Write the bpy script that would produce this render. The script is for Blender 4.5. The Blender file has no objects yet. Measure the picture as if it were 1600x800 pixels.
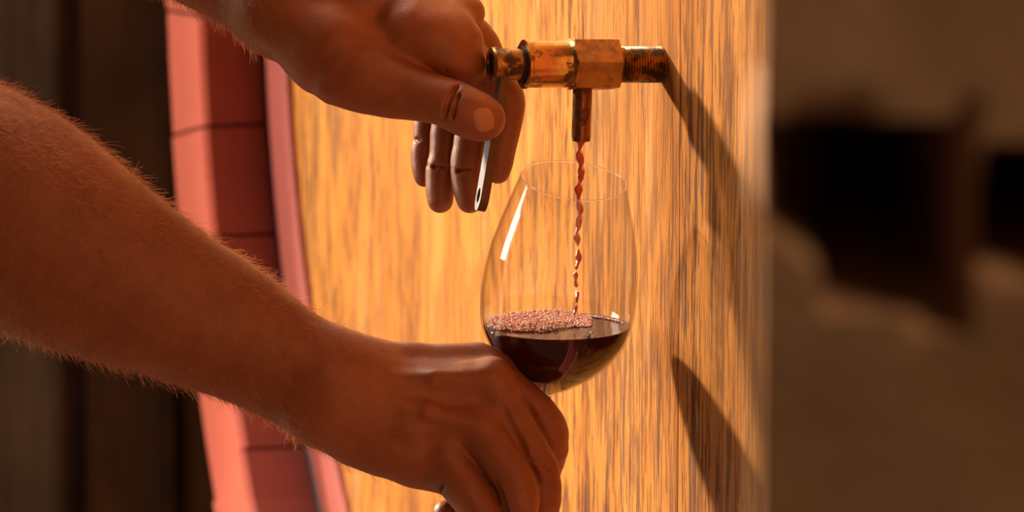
import bpy, bmesh, math, random
import numpy as np
from mathutils import Vector, Matrix

SC = bpy.context.scene
COL = SC.collection
rnd = random.Random(7)

# ------------------------------------------------------------------ camera
FPX = 8000.0                      # focal length in pixels of a 1600 px wide frame (180 mm on 36 mm)
PITCH = math.radians(10)
CAM = Vector((0, 0, 1.60))
R_ = Vector((1, 0, 0))
F_ = Vector((0, math.cos(PITCH), -math.sin(PITCH)))
U_ = Vector((0, math.sin(PITCH), math.cos(PITCH)))

def P(px, py, D):
    return CAM + F_*D + R_*((px-800)/FPX*D) - U_*((py-400)/FPX*D)

cam_d = bpy.data.cameras.new('camera')
cam = bpy.data.objects.new('camera', cam_d)
COL.objects.link(cam)
cam.location = CAM
cam.rotation_euler = (math.radians(90)-PITCH, 0, 0)
cam_d.sensor_width = 36
cam_d.lens = 36*FPX/1600
cam_d.clip_start = 0.05
cam_d.dof.use_dof = True
cam_d.dof.focus_distance = 2.92
cam_d.dof.aperture_fstop = 8.5
cam_d.dof.aperture_blades = 0
SC.camera = cam

# ------------------------------------------------------------------ frame of the cask head
TH = math.radians(18)
N_ = Vector((-math.cos(TH), -math.sin(TH), 0))      # out of the cask head, towards the person
D_ = Vector((-math.sin(TH), math.cos(TH), 0))       # along the head, away from the camera
Z_ = Vector((0, 0, 1))
T0 = P(1035, 101, 2.93)                              # where the tap enters the wood

# ------------------------------------------------------------------ light
w = bpy.data.worlds.new('world'); SC.world = w; w.use_nodes = True
bg = w.node_tree.nodes['Background']
bg.inputs['Color'].default_value = (1.0, 0.62, 0.40, 1)
bg.inputs['Strength'].default_value = 0.05

sun_d = bpy.data.lights.new('sun', 'SUN')
sun = bpy.data.objects.new('sun', sun_d); COL.objects.link(sun)
Ldir = (N_*1.0 + D_*1.75 + Z_*0.82).normalized()
sun.rotation_euler = (-Ldir).to_track_quat('-Z', 'Y').to_euler()
sun_d.energy = 8.2
sun_d.color = (1.0, 0.80, 0.58)
sun_d.angle = math.radians(4.0)

def area(name, loc, target, sx, sy, power, color):
    d = bpy.data.lights.new(name, 'AREA'); d.shape = 'RECTANGLE'; d.size = sx; d.size_y = sy
    d.energy = power; d.color = color
    o = bpy.data.objects.new(name, d); COL.objects.link(o)
    o.location = loc
    o.rotation_euler = (Vector(target)-Vector(loc)).to_track_quat('-Z', 'Y').to_euler()
    return o
# daylight through the tall opening the person stands in front of
area('doorway_daylight', (-3.1, 3.75, 2.05), (0.05, 2.95, 1.1), 1.15, 1.8, 110, (1.0, 0.90, 0.80))
# added top fill, unseen, above and behind the cask, brightening the arm tops
area('top_fill_light', (-0.7, 4.1, 3.3), (-0.1, 2.95, 1.15), 1.3, 0.9, 95, (1.0, 0.80, 0.62))
# added fill light, unseen, right of the camera, brightening the pillar
area('pillar_fill_light', (0.85, 1.12, 2.0), (0.28, 1.72, 1.45), 0.25, 0.25, 4.5, (1.0, 0.74, 0.50))

SC.view_settings.view_transform = 'Standard'
SC.view_settings.look = 'None'
SC.view_settings.exposure = -0.05
SC.view_settings.gamma = 1.0
SC.view_settings.use_curve_mapping = False

# ------------------------------------------------------------------ helpers
def empty(name, loc=(0, 0, 0), parent=None):
    o = bpy.data.objects.new(name, None); COL.objects.link(o)
    o.location = loc; o.empty_display_size = 0.05
    if parent: o.parent = parent
    return o

def tag(o, label=None, cat=None, group=None, kind=None):
    if label: o['label'] = label
    if cat: o['category'] = cat
    if group: o['group'] = group
    if kind: o['kind'] = kind
    return o

def mesh_obj(name, verts, faces, mat=None, parent=None, smooth=True, loc=None):
    me = bpy.data.meshes.new(name)
    me.from_pydata([tuple(v) for v in verts], [], faces)
    me.validate(); me.update()
    if smooth:
        me.polygons.foreach_set('use_smooth', [True]*len(me.polygons))
    if mat: me.materials.append(mat)
    o = bpy.data.objects.new(name, me); COL.objects.link(o)
    if parent: o.parent = parent
    if loc is not None: o.location = loc
    return o

def bm_obj(name, bm, mat=None, parent=None, smooth=False, loc=None):
    me = bpy.data.meshes.new(name); bm.normal_update(); bm.to_mesh(me); bm.free()
    if smooth: me.polygons.foreach_set('use_smooth', [True]*len(me.polygons))
    if mat: me.materials.append(mat)
    o = bpy.data.objects.new(name, me); COL.objects.link(o)
    if parent: o.parent = parent
    if loc is not None: o.location = loc
    return o

def bevel(bm, w, seg=2, ang=0.5):
    es = [e for e in bm.edges if len(e.link_faces) == 2 and e.calc_face_angle(0) > ang]
    bmesh.ops.bevel(bm, geom=es, offset=w, segments=seg, profile=0.6, affect='EDGES')

def box_bm(x0, x1, y0, y1, z0, z1, bv=0.0, seg=2):
    bm = bmesh.new()
    bmesh.ops.create_cube(bm, size=1)
    for v in bm.verts:
        v.co = Vector((x0 if v.co.x < 0 else x1, y0 if v.co.y < 0 else y1, z0 if v.co.z < 0 else z1))
    if bv: bevel(bm, bv, seg)
    return bm

def lathe(profile, n=64, closed=False):
    """profile: list of (r, z) -> verts, faces around local z."""
    vs, fs = [], []
    rings = []
    for r, z in profile:
        if r < 1e-7:
            rings.append([len(vs)]); vs.append((0, 0, z))
        else:
            s = len(vs); rings.append(list(range(s, s+n)))
            for i in range(n):
                a = 2*math.pi*i/n; vs.append((r*math.cos(a), r*math.sin(a), z))
    m = len(rings)
    for k in range(m if closed else m-1):
        a, b = rings[k], rings[(k+1) % m]
        for i in range(n):
            j = (i+1) % n
            if len(a) == 1 and len(b) == 1: continue
            if len(a) == 1: fs.append((a[0], b[j], b[i]))
            elif len(b) == 1: fs.append((a[i], a[j], b[0]))
            else: fs.append((a[i], a[j], b[j], b[i]))
    return vs, fs

def axis_matrix(origin, zdir, up=Vector((0, 0, 1))):
    z = zdir.normalized(); x = up.cross(z)
    if x.length < 1e-5: x = Vector((1, 0, 0))
    x.normalize(); y = z.cross(x)
    M = Matrix((x, y, z)).transposed().to_4x4(); M.translation = origin
    return M

# ------------------------------------------------------------------ materials
class Mat:
    def __init__(s, name):
        s.m = bpy.data.materials.new(name); s.m.use_nodes = True
        s.nt = s.m.node_tree; s.b = s.nt.nodes['Principled BSDF']; s.out = s.nt.nodes['Material Output']
    def node(s, t, **kw):
        n = s.nt.nodes.new(t)
        for k, v in kw.items():
            if k in n.inputs.keys(): n.inputs[k].default_value = v
            else: setattr(n, k, v)
        return n
    def link(s, a, b): s.nt.links.new(a, b)
    def set(s, **kw):
        for k, v in kw.items():
            s.b.inputs[k.replace('_', ' ')].default_value = v
    def coords(s, scale=(1, 1, 1), rand=False, kind='Object'):
        tc = s.node('ShaderNodeTexCoord'); mp = s.node('ShaderNodeMapping')
        mp.inputs['Scale'].default_value = scale
        s.link(tc.outputs[kind], mp.inputs['Vector'])
        if rand:
            oi = s.node('ShaderNodeObjectInfo')
            mu = s.node('ShaderNodeVectorMath', operation='SCALE')
            cx = s.node('ShaderNodeCombineXYZ')
            for i in range(3): s.link(oi.outputs['Random'], cx.inputs[i])
            mu.inputs['Scale'].default_value = 37.0
            s.link(cx.outputs[0], mu.inputs[0]); s.link(mu.outputs[0], mp.inputs['Location'])
        return mp.outputs[0]
    def noise(s, vec, scale=5, detail=4, rough=0.55, dist=0.0):
        n = s.node('ShaderNodeTexNoise')
        n.inputs['Scale'].default_value = scale; n.inputs['Detail'].default_value = detail
        n.inputs['Roughness'].default_value = rough; n.inputs['Distortion'].default_value = dist
        s.link(vec, n.inputs['Vector']); return n.outputs['Fac']
    def ramp(s, fac, stops, interp='LINEAR'):
        r = s.node('ShaderNodeValToRGB'); r.color_ramp.interpolation = interp
        e = r.color_ramp.elements
        while len(e) < len(stops): e.new(0.5)
        for i, (p, c) in enumerate(stops):
            e[i].position = p
            e[i].color = (c, c, c, 1) if isinstance(c, (int, float)) else (*c, 1)
        s.link(fac, r.inputs[0]); return r.outputs[0]
    def mix(s, fac, a, b, mode='MIX'):
        n = s.node('ShaderNodeMix', data_type='RGBA', blend_type=mode)
        for sock, v in ((n.inputs[0], fac), (n.inputs[6], a), (n.inputs[7], b)):
            if hasattr(v, 'is_linked') or hasattr(v, 'node'): s.link(v, sock)
            elif isinstance(v, (int, float)): sock.default_value = v if sock == n.inputs[0] else (v, v, v, 1)
            else: sock.default_value = (*v, 1)
        return n.outputs[2]
    def math(s, op, a, b=0.0, clamp=False):
        n = s.node('ShaderNodeMath', operation=op); n.use_clamp = clamp
        for sock, v in ((n.inputs[0], a), (n.inputs[1], b)):
            if hasattr(v, 'node'): s.link(v, sock)
            else: sock.default_value = v
        return n.outputs[0]
    def bump(s, h, strength=0.3, dist=0.001, normal=None):
        n = s.node('ShaderNodeBump'); n.inputs['Strength'].default_value = strength
        n.inputs['Distance'].default_value = dist; s.link(h, n.inputs['Height'])
        if normal: s.link(normal, n.inputs['Normal'])
        return n.outputs[0]
    def base(s, c): s.link(c, s.b.inputs['Base Color'])
    def rough(s, c): s.link(c, s.b.inputs['Roughness'])
    def normal(s, c): s.link(c, s.b.inputs['Normal'])

def wood_head(name='oiled_oak_head', lo=0.485, coarse=1.0, cols=((0.58, 0.205, 0.030), (0.70, 0.275, 0.046), (0.78, 0.36, 0.090))):
    m = Mat(name); m.set(Roughness=0.5); m.b.inputs['Specular IOR Level'].default_value = 0.16
    v = m.coords((1, 1, 1), rand=True)
    def sc(x, y, z):
        n = m.node('ShaderNodeVectorMath', operation='MULTIPLY'); n.inputs[1].default_value = (x, y, z)
        m.link(v, n.inputs[0]); return n.outputs[0]
    # slow warp, giving the pointed arches of plain-sawn oak
    warp = m.noise(sc(9, 9, 1.8), 1, 2, 0.5)
    arch = m.noise(sc(60, 20, 8), 1, 3, 0.6)
    sep = m.node('ShaderNodeSeparateXYZ'); m.link(v, sep.inputs[0])
    g = m.math('ADD', m.math('MULTIPLY', sep.outputs[0], 120), m.math('MULTIPLY', warp, 26))
    g = m.math('ADD', g, m.math('MULTIPLY', arch, 1.6))
    rings = m.math('MULTIPLY', m.math('ADD', m.math('SINE', m.math('MULTIPLY', g, 2.2)), 1), 0.5)
    tone = m.noise(sc(14, 10, 1.3), 1, 3, 0.5)
    base = m.ramp(tone, [(0.30, cols[0]), (0.50, cols[1]), (0.72, cols[2])])
    # dark pores: short vertical dashes, dense in the early wood
    pores = m.noise(sc(400, 80, 26), 1, 3, 0.6)
    pm = m.math('ADD', pores, m.math('MULTIPLY', m.math('SUBTRACT', rings, 0.5), 0.085))
    pfac = m.ramp(pm, [(lo, 0.0), (lo+0.065, 0.95), (1, 1)])
    broad = m.ramp(m.noise(sc(5, 5, 1.5), 1, 2, 0.5), [(0.35, 0.30), (0.60, 1.0)])
    pf = m.math('MULTIPLY', pfac, broad)
    c = m.mix(m.math('MULTIPLY', rings, 0.22), base, (0.42, 0.17, 0.035))
    c = m.mix(m.math('MULTIPLY', pf, 0.92), c, (0.13, 0.040, 0.014))
    fine = m.noise(sc(900, 200, 30), 1, 2, 0.5)
    c = m.mix(0.35, c, m.ramp(fine, [(0.3, 0.35), (0.7, 1.0)]), 'MULTIPLY')
    long_ = m.math('ADD', m.noise(sc(230, 60, 13), 1, 4, 0.68), m.math('MULTIPLY', m.math('SUBTRACT', rings, 0.5), 0.10))
    lm = m.ramp(m.noise(sc(16, 9, 2.4), 1, 3, 0.55), [(0.42, 0.10), (0.60, 1.0)])
    lf = m.math('MULTIPLY', m.math('MULTIPLY', m.ramp(long_, [(0.535, 0.0), (0.585, 1.0)]), lm), 0.6*coarse)
    c = m.mix(lf, c, (0.085, 0.026, 0.012))
    flecks = m.ramp(m.noise(sc(130, 60, 9), 1, 2, 0.6), [(0.60, 0.0), (0.75, 0.45)])
    c = m.mix(flecks, c, (0.80, 0.50, 0.27))
    oi = m.node('ShaderNodeObjectInfo')
    c = m.mix(1.0, c, m.ramp(oi.outputs['Random'], [(0, 0.86), (1, 1.0)]), 'MULTIPLY')
    m.base(c)
    h = m.math('SUBTRACT', m.math('MULTIPLY', fine, 0.3), m.math('MULTIPLY', pf, 1.0))
    m.normal(m.bump(h, 0.5, 0.0012))
    m.rough(m.ramp(pf, [(0, 0.52), (1, 0.8)]))
    return m.m

def painted(name, c1, c2, rough=0.6, scale=14):
    m = Mat(name)
    v = m.coords((1, 1, 1), rand=True)
    n = m.noise(v, scale, 4, 0.6)
    c = m.mix(n, c1, c2)
    scuff = m.ramp(m.noise(v, scale*4, 5, 0.7), [(0.66, 0.0), (0.74, 0.5)])
    c = m.mix(scuff, c, tuple(0.45*x for x in c1))
    m.base(c); m.set(Roughness=rough)
    m.normal(m.bump(m.noise(v, 160, 3, 0.6), 0.25, 0.001))
    return m.m

def dark_wood(name, a, b, gscale=1.0):
    m = Mat(name); v = m.coords((1, 1, 1), rand=True)
    def sc(x, y, z):
        n = m.node('ShaderNodeVectorMath', operation='MULTIPLY'); n.inputs[1].default_value = (x, y, z)
        m.link(v, n.inputs[0]); return n.outputs[0]
    c = m.ramp(m.noise(sc(22*gscale, 22*gscale, 3), 1, 4, 0.6), [(0.3, a), (0.7, b)])
    pt = m.ramp(m.noise(sc(6, 6, 6), 1, 3, 0.6), [(0.35, 0.55), (0.65, 1.0)])
    c = m.mix(1.0, c, pt, 'MULTIPLY')
    m.base(c); m.set(Roughness=0.8); m.b.inputs['Specular IOR Level'].default_value = 0.12
    m.normal(m.bump(m.noise(sc(120, 120, 8), 1, 3, 0.6), 0.4, 0.002))
    return m.m

def brass(name, bright, dark, amount=0.5, rough=0.3):
    m = Mat(name); m.set(Metallic=1.0)
    v = m.coords((1, 1, 1))
    big = m.noise(v, 95, 5, 0.65, 0.3)
    f = m.ramp(big, [(amount-0.05, 0.0), (amount+0.06, 1.0)])
    mid = m.noise(v, 40, 3, 0.5)
    c = m.mix(m.ramp(mid, [(0.35, 0.0), (0.65, 1.0)]), bright, tuple(x*0.62 for x in bright))
    c = m.mix(f, c, dark)
    m.base(c)
    m.rough(m.ramp(f, [(0, rough), (1, 0.62)]))
    m.link(m.ramp(f, [(0, 1.0), (1, 0.45)]), m.b.inputs['Metallic'])
    m.normal(m.bump(m.noise(v, 500, 3, 0.6), 0.12, 0.0006))
    return m.m

def skin_mat():
    m = Mat('sun_tanned_skin')
    v = m.coords((1, 1, 1))
    n1 = m.noise(v, 22, 4, 0.6); n2 = m.noise(v, 130, 3, 0.6)
    c = m.ramp(n1, [(0.3, (0.27, 0.084, 0.030)), (0.7, (0.39, 0.138, 0.056))])
    c = m.mix(0.30, c, m.ramp(n2, [(0.35, 0.62), (0.65, 1.0)]), 'MULTIPLY')
    m.base(c)
    m.set(Roughness=0.46)
    m.b.inputs['Subsurface Weight'].default_value = 0.16
    m.b.inputs['Subsurface Radius'].default_value = (1.0, 0.30, 0.14)
    m.b.inputs['Subsurface Scale'].default_value = 0.005
    m.b.inputs['Specular IOR Level'].default_value = 0.45
    vo = m.node('ShaderNodeTexVoronoi'); vo.inputs['Scale'].default_value = 900
    m.link(v, vo.inputs['Vector'])
    b1 = m.bump(vo.outputs['Distance'], 0.16, 0.0004)
    m.normal(m.bump(m.noise(v, 260, 4, 0.65), 0.22, 0.0007, b1))
    return m.m

def simple(name, c, rough=0.5, metal=0.0, nscale=60, var=0.25):
    m = Mat(name); v = m.coords((1, 1, 1))
    n = m.noise(v, nscale, 4, 0.6)
    m.base(m.mix(n, tuple(x*(1-var) for x in c), tuple(min(1, x*(1+var)) for x in c)))
    m.set(Roughness=rough, Metallic=metal)
    m.normal(m.bump(m.noise(v, nscale*6, 3, 0.6), 0.12, 0.0005))
    return m.m

def glass_mat():
    # thin blown glass: clear, with the mirror reflection a thin sheet has
    m = Mat('thin_clear_glass'); nt = m.nt
    lw = m.node('ShaderNodeLayerWeight'); lw.inputs['Blend'].default_value = 0.5
    f5 = m.math('POWER', lw.outputs['Facing'], 4.6)
    fr = m.math('ADD', m.math('MULTIPLY', f5, 0.55), 0.05, clamp=True)
    tr = m.node('ShaderNodeBsdfTransparent')
    m.link(m.ramp(lw.outputs['Facing'], [(0.0, (0.985, 0.985, 0.98)), (0.85, (0.96, 0.95, 0.93)), (1.0, (0.42, 0.38, 0.33))]), tr.inputs[0])
    gl = m.node('ShaderNodeBsdfGlossy'); gl.inputs['Roughness'].default_value = 0.015
    mx = m.node('ShaderNodeMixShader')
    m.link(fr, mx.inputs[0]); m.link(tr.outputs[0], mx.inputs[1]); m.link(gl.outputs[0], mx.inputs[2])
    m.link(mx.outputs[0], m.out.inputs['Surface'])
    return m.m

def wine_mat():
    m = Mat('dark_red_wine')
    v = m.coords((1, 1, 1))
    n = m.noise(v, 30, 2, 0.5)
    m.base(m.mix(n, (0.020, 0.0016, 0.0014), (0.055, 0.0045, 0.0035)))
    m.set(Roughness=0.04)
    m.b.inputs['IOR'].default_value = 1.36
    m.b.inputs['Specular IOR Level'].default_value = 0.3
    return m.m

M = dict(
    head=wood_head(), head_smooth=wood_head('smooth_oak_head', 0.515, 0.25, ((0.66, 0.225, 0.028), (0.79, 0.295, 0.044), (0.85, 0.365, 0.075))),
    rim_red=painted('coral_red_paint', (0.54, 0.100, 0.054), (0.65, 0.14, 0.082), 0.5, 10),
    margin=painted('half_shaded_red_paint', (0.42, 0.085, 0.060), (0.52, 0.115, 0.085), 0.6, 12),  # head margin: red with the rim's shade mixed into the colour
    rim_red_shade=painted('shaded_red_paint', (0.22, 0.040, 0.032), (0.30, 0.060, 0.050), 0.55, 12),  # stave inner and side faces: rim red darkened to stand for shade
    brass_body=brass('aged_brass', (0.80, 0.46, 0.11), (0.16, 0.060, 0.012), 0.57, 0.22),
    brass_nut=brass('dull_brass', (0.72, 0.40, 0.12), (0.40, 0.18, 0.055), 0.52, 0.38),
    brass_dark=brass('tarnished_brass', (0.60, 0.32, 0.09), (0.10, 0.04, 0.012), 0.49, 0.3),
    spout=brass('brown_bronze', (0.36, 0.15, 0.055), (0.12, 0.04, 0.014), 0.50, 0.33),
    steel=simple('worn_steel', (0.30, 0.31, 0.33), 0.5, 1.0, 120, 0.4),
    steel_side=simple('shaded_steel', (0.17, 0.085, 0.035), 0.6, 0.5, 90, 0.5),  # lever edges: brown stands for the steel's shadow side
    black=simple('black_recess', (0.012, 0.007, 0.004), 0.5),  # plain black for the groove ring, gap and socket
    skin=skin_mat(),
    nail=simple('fingernail', (0.52, 0.24, 0.13), 0.33, 0.0, 80, 0.08),
    glass=glass_mat(),
    wine=wine_mat(),
)

# ------------------------------------------------------------------ setting: floor, back wall
def room():
    fl = bm_obj('floor', box_bm(-4, 3, -0.5, 7, -0.1, 0.0), simple('packed_floor', (0.06, 0.035, 0.02), 0.8, 0, 9, 0.3))
    tag(fl, kind='structure')
    # boarded wall behind the cask, every board its own piece
    wall = empty('wall_back', (-0.4, 4.75, 0)); tag(wall, kind='structure')
    dm = dark_wood('dark_red_brown_boards', (0.045, 0.013, 0.003), (0.095, 0.030, 0.007))
    x = -1.0; proto = None
    k = 0
    while x < 1.4:
        wd = 0.155
        if proto is None:
            proto = bm_obj('board', box_bm(0.001, wd-0.001, -0.012, 0.012, 0.0, 2.7, 0.003, 1), dm, wall)
            o = proto
        else:
            o = proto.copy(); COL.objects.link(o)
        o.location = (x, rnd.uniform(-0.006, 0.006), 0)
        x += wd; k += 1
    bm_obj('backing', box_bm(-1.0, 1.4, 0.014, 0.03, 0.0, 2.7), dm, wall)
    # flat boards of another, darker object at the left edge: a weathered upright post
    p = P(118, 300, 4.35)
    post = bm_obj('wooden_post', box_bm(-0.30, 0.0, -0.09, 0.09, 0.0, 2.65, 0.012, 3),
                  dark_wood('weathered_grey_brown_timber', (0.10, 0.055, 0.027), (0.20, 0.118, 0.066), 1.5))
    post.location = (p.x, p.y, 0)
    tag(post, 'broad grey-brown wooden post at the far left, behind the forearm', 'post')
room()

# ------------------------------------------------------------------ the cask
CS, CZ, RAD, LIP, THK = 0.275, -0.03, 0.594, 0.050, 0.098
def cask():
    root = empty('wine_cask')
    c0 = T0 + D_*CS + Z_*CZ                      # centre of the head
    # local axes: x = along the head (away), y = into the cask, z = up
    Mx = Matrix((D_, -N_, Z_)).transposed().to_4x4(); Mx.translation = c0
    root.matrix_world = Mx
    tag(root, 'large wooden cask with golden oak head and coral-red painted rim', 'cask')
    # head boards
    joints = [-CS + j for j in (-0.36, -0.19, -0.03, 0.14, 0.285, 0.42, 0.56, 0.70, 0.90)]
    joints[0] = -(RAD-0.0125); joints[-1] = RAD-0.0125
    r1 = RAD - 0.012
    for a, b in zip(joints[:-1], joints[1:]):
        a += 0.0002; b -= 0.0002
        n = 14; pts = []
        xs = [a+(b-a)*i/n for i in range(n+1)]
        up = [(x, math.sqrt(max(0, r1*r1-x*x))) for x in xs]
        loop = up + [(x, -z) for x, z in reversed(up) if z > 1e-4]
        cx = (a+b)/2
        bm = bmesh.new()
        vs = [bm.verts.new((x-cx, 0, z)) for x, z in loop]
        f = bm.faces.new(vs)
        ex = bmesh.ops.extrude_face_region(bm, geom=[f])
        for g in ex['geom']:
            if isinstance(g, bmesh.types.BMVert): g.co.y += 0.035
        bmesh.ops.recalc_face_normals(bm, faces=bm.faces)
        es = [e for e in bm.edges if all(abs(v.co.y) < 1e-6 for v in e.verts)]
        bmesh.ops.bevel(bm, geom=es, offset=0.0004, segments=1, affect='EDGES')
        bm_obj('head_board', bm, M['head'] if cx+CS < 0.2 else M['head_smooth'], root, loc=(cx, 0, 0))
    # red painted margin of the head, a thin ring lying on the boards
    n = 160; ri, ro = 0.524, RAD-0.013
    prof = [(ri, 0.0), (ri, -0.0035), (ri+0.002, -0.0045), (ro-0.004, -0.0045), (ro, 0.0)]
    vs, fs = [], []
    for i in range(n):
        t = 2*math.pi*i/n
        for r, y in prof: vs.append((r*math.cos(t), y, r*math.sin(t)))
    m = len(prof)
    for i in range(n):
        j = (i+1) % n
        for k in range(m-1): fs.append((i*m+k, i*m+k+1, j*m+k+1, j*m+k))
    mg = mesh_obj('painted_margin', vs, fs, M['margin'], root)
    vs, fs = lathe([(RAD-0.0010, -0.0015), (RAD+0.004, -0.0015), (RAD+0.004, 0.03), (RAD-0.05, 0.03), (RAD-0.05, 0.02), (RAD-0.0010, 0.02)], 184, True)
    cz = mesh_obj('croze', [(x, z, y) for x, y, z in vs], fs, M['black'], root)  # black ring laid in the groove so it reads as a dark line
    tag(mg, 'shade-darkened red painted margin around the cask head')
    # staves
    NS = 46
    da = 2*math.pi/NS; g = 0.0012/RAD
    a0, a1 = -da/2+g, da/2-g
    L0, L1 = -LIP, 1.05
    bm = bmesh.new()
    secs = []
    for y, k in ((L0, 1.0), (L0+0.004, 1.0), (L0+0.25, 1.03), (0.5, 1.055), (L1-.25, 1.03), (L1, 1.0)):
        rr0, rr1 = RAD*k, (RAD+THK)*k
        if y == L0: rr0 += 0.003; rr1 -= 0.003
        ring = []
        for t in (a0, 0, a1): ring.append(bm.verts.new((rr0*math.cos(t), y, rr0*math.sin(t))))
        for t in (a1, 0, a0): ring.append(bm.verts.new((rr1*math.cos(t), y, rr1*math.sin(t))))
        secs.append(ring)
    for p, q in zip(secs[:-1], secs[1:]):
        for i in range(6):
            j = (i+1) % 6; bm.faces.new((p[i], p[j], q[j], q[i]))
    bm.faces.new(secs[0]); bm.faces.new(list(reversed(secs[-1])))
    bmesh.ops.recalc_face_normals(bm, faces=bm.faces)
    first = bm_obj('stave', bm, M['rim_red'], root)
    first.data.materials.append(M['rim_red_shade'])
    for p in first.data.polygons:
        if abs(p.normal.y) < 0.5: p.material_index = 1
    ang0 = math.radians(STAVE0)
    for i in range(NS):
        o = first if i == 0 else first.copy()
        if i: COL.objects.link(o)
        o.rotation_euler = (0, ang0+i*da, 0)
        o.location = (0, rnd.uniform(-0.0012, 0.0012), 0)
    # iron hoops round the outside
    hm = simple('black_iron_hoop', (0.05, 0.04, 0.035), 0.55, 0.8, 40)
    for yy, kk in ((0.10, 1.018), (0.30, 1.036), (0.75, 1.038), (0.95, 1.014)):
        rr = (RAD+THK)*kk + 0.0005
        vs, fs = [], []
        sec = [(0, -0.02), (0.003, -0.02), (0.003, 0.02), (0, 0.02)]
        for i in range(n):
            t = 2*math.pi*i/n
            for r, y in sec: vs.append(((rr+r)*math.cos(t), yy+y, (rr+r)*math.sin(t)))
        for i in range(n):
            j = (i+1) % n
            for k in range(4): fs.append((i*4+k, i*4+(k+1) % 4, j*4+(k+1) % 4, j*4+k))
        mesh_obj('hoop', vs, fs, hm, root)
    # timber cradle under the cask (below the frame)
    for yy in (0.15, 0.85):
        tag(bm_obj('cradle', box_bm(-0.55, 0.55, yy-0.06, yy+0.06, -(c0.z), -(RAD+THK)*1.0+0.05, 0.008, 2),
               dark_wood('cradle_timber', (0.08, 0.04, 0.02), (0.15, 0.08, 0.045)), root))
STAVE0 = 0.5
cask()

# ------------------------------------------------------------------ the tap
def tap():
    # axis: out of the head, raised very slightly
    ax = (N_ + Z_*0.045).normalized()
    Mx = axis_matrix(T0, ax)
    # mm per px along the axis as seen: 270 px -> length
    k = 2.93/FPX/math.cos(TH)*0.985
    root = empty('brass_tap'); root.matrix_world = Mx
    tag(root, 'aged brass tap screwed into the golden cask head', 'tap')
    q = 2.93/FPX
    def X(px): return (1035-px)*k
    def lat(name, prof, mat, n=56, smooth=True):
        vs, fs = lathe(prof, n)
        o = mesh_obj(name, vs, fs, mat, root, smooth=smooth)
        md = o.modifiers.new('edge', 'EDGE_SPLIT'); md.split_angle = math.radians(32)
        return o
    # threaded shank: one ridge after another, out from the wood
    r0 = 28.5*q; prof = [(0, -0.02), (r0*0.9, -0.02), (r0*0.9, 0.0005)]
    z = 0.0008; pitch = 0.00165; top = X(958)
    while z + pitch < top:
        prof += [(r0*0.90, z), (r0, z+pitch*0.38), (r0, z+pitch*0.58), (r0*0.90, z+pitch*0.96)]
        z += pitch
    prof += [(r0*0.88, top), (0, top)]
    lat('threaded_shank', prof, M['brass_dark'])
    # collar of grime where it enters
    # nut: hexagonal block
    bm = bmesh.new()
    r = 38.0*q/math.cos(math.radians(30))*0.995
    a, b = X(960), X(888)
    lo = [bm.verts.new((r*math.cos(t), r*math.sin(t), a)) for t in [math.radians(60*i+HEX) for i in range(6)]]
    hi = [bm.verts.new((v.co.x, v.co.y, b)) for v in lo]
    bm.faces.new(lo); bm.faces.new(list(reversed(hi)))
    for i in range(6): bm.faces.new((lo[i], lo[(i+1) % 6], hi[(i+1) % 6], hi[i]))
    bmesh.ops.recalc_face_normals(bm, faces=bm.faces)
    bevel(bm, 0.0006, 2)
    tag(bm_obj('hex_nut', bm, M['brass_nut'], root))
    # body cylinder with rolled lips
    R1 = 36.5*q; a, b = X(889), X(812)
    lat('tap_body', [(0, a), (R1+0.0010, a), (R1+0.0013, a+0.0008), (R1+0.0004, a+0.0022), (R1, a+0.003),
                     (R1, b-0.003), (R1+0.0007, b-0.0022), (R1+0.0007, b-0.0008), (R1*0.95, b), (R1*0.80, b-0.0004),
                     (R1*0.78, b-0.003), (0, b-0.003)], M['brass_body'])
    # gasket gap and plug
    r2 = 24.5*q
    lat('gasket', [(0, X(815)), (r2*1.16, X(815)), (r2*1.16, X(808)), (0, X(808))], M['black'])
    c, d = X(811), X(768)
    lat('plug', [(0, c), (r2, c), (r2, d-0.001), (r2*0.97, d), (0, d)], M['brass_dark'])
    e, f = X(773), X(763)
    lat('end_ring', [(0, e), (r2*1.07, e), (r2*1.10, e+0.001), (r2*1.10, f-0.001), (r2*1.02, f), (r2*0.72, f),
                     (r2*0.68, f-0.004), (0, f-0.004)], M['brass_dark'])
    # hex socket in the end (dark)
    vs, fs = lathe([(0, X(766)), (r2*0.66, X(766)), (r2*0.60, X(765)), (0, X(765))], 6)
    mesh_obj('socket', vs, fs, M['black'], root, smooth=False)
    # spout: its own lathe hanging under the nut, cut straight
    sp = empty('spout_axis')
    top_p = T0 + ax*X(908)
    bpy.data.objects.remove(sp)
    rs = 14.2*q
    L = (218-128)*q/math.cos(PITCH)
    vs, fs = lathe([(0, 0), (rs*1.06, 0), (rs*1.06, -L+0.003), (rs*0.98, -L), (rs*0.72, -L), (rs*0.70, -L+0.006), (0, -L+0.006)], 40)
    o = mesh_obj('spout', vs, fs, M['spout'], root)
    o.modifiers.new('edge', 'EDGE_SPLIT').split_angle = math.radians(32)
    W = Matrix.Translation(top_p + Z_*(-0.0105)) @ Matrix.Rotation(math.radians(1.6), 4, F_)
    o.matrix_parent_inverse = Matrix.Identity(4)
    o.matrix_basis = Mx.inverted() @ W
    return root, ax, top_p, L
HEX = 12
TAP, TAX, SP_TOP, SP_L = tap()
SP_END = SP_TOP + Z_*(-0.0105-SP_L) + Vector((-0.0008, 0, 0))
YG = (SP_END-CAM).dot(F_)             # depth of the stream = depth of the glass

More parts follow.
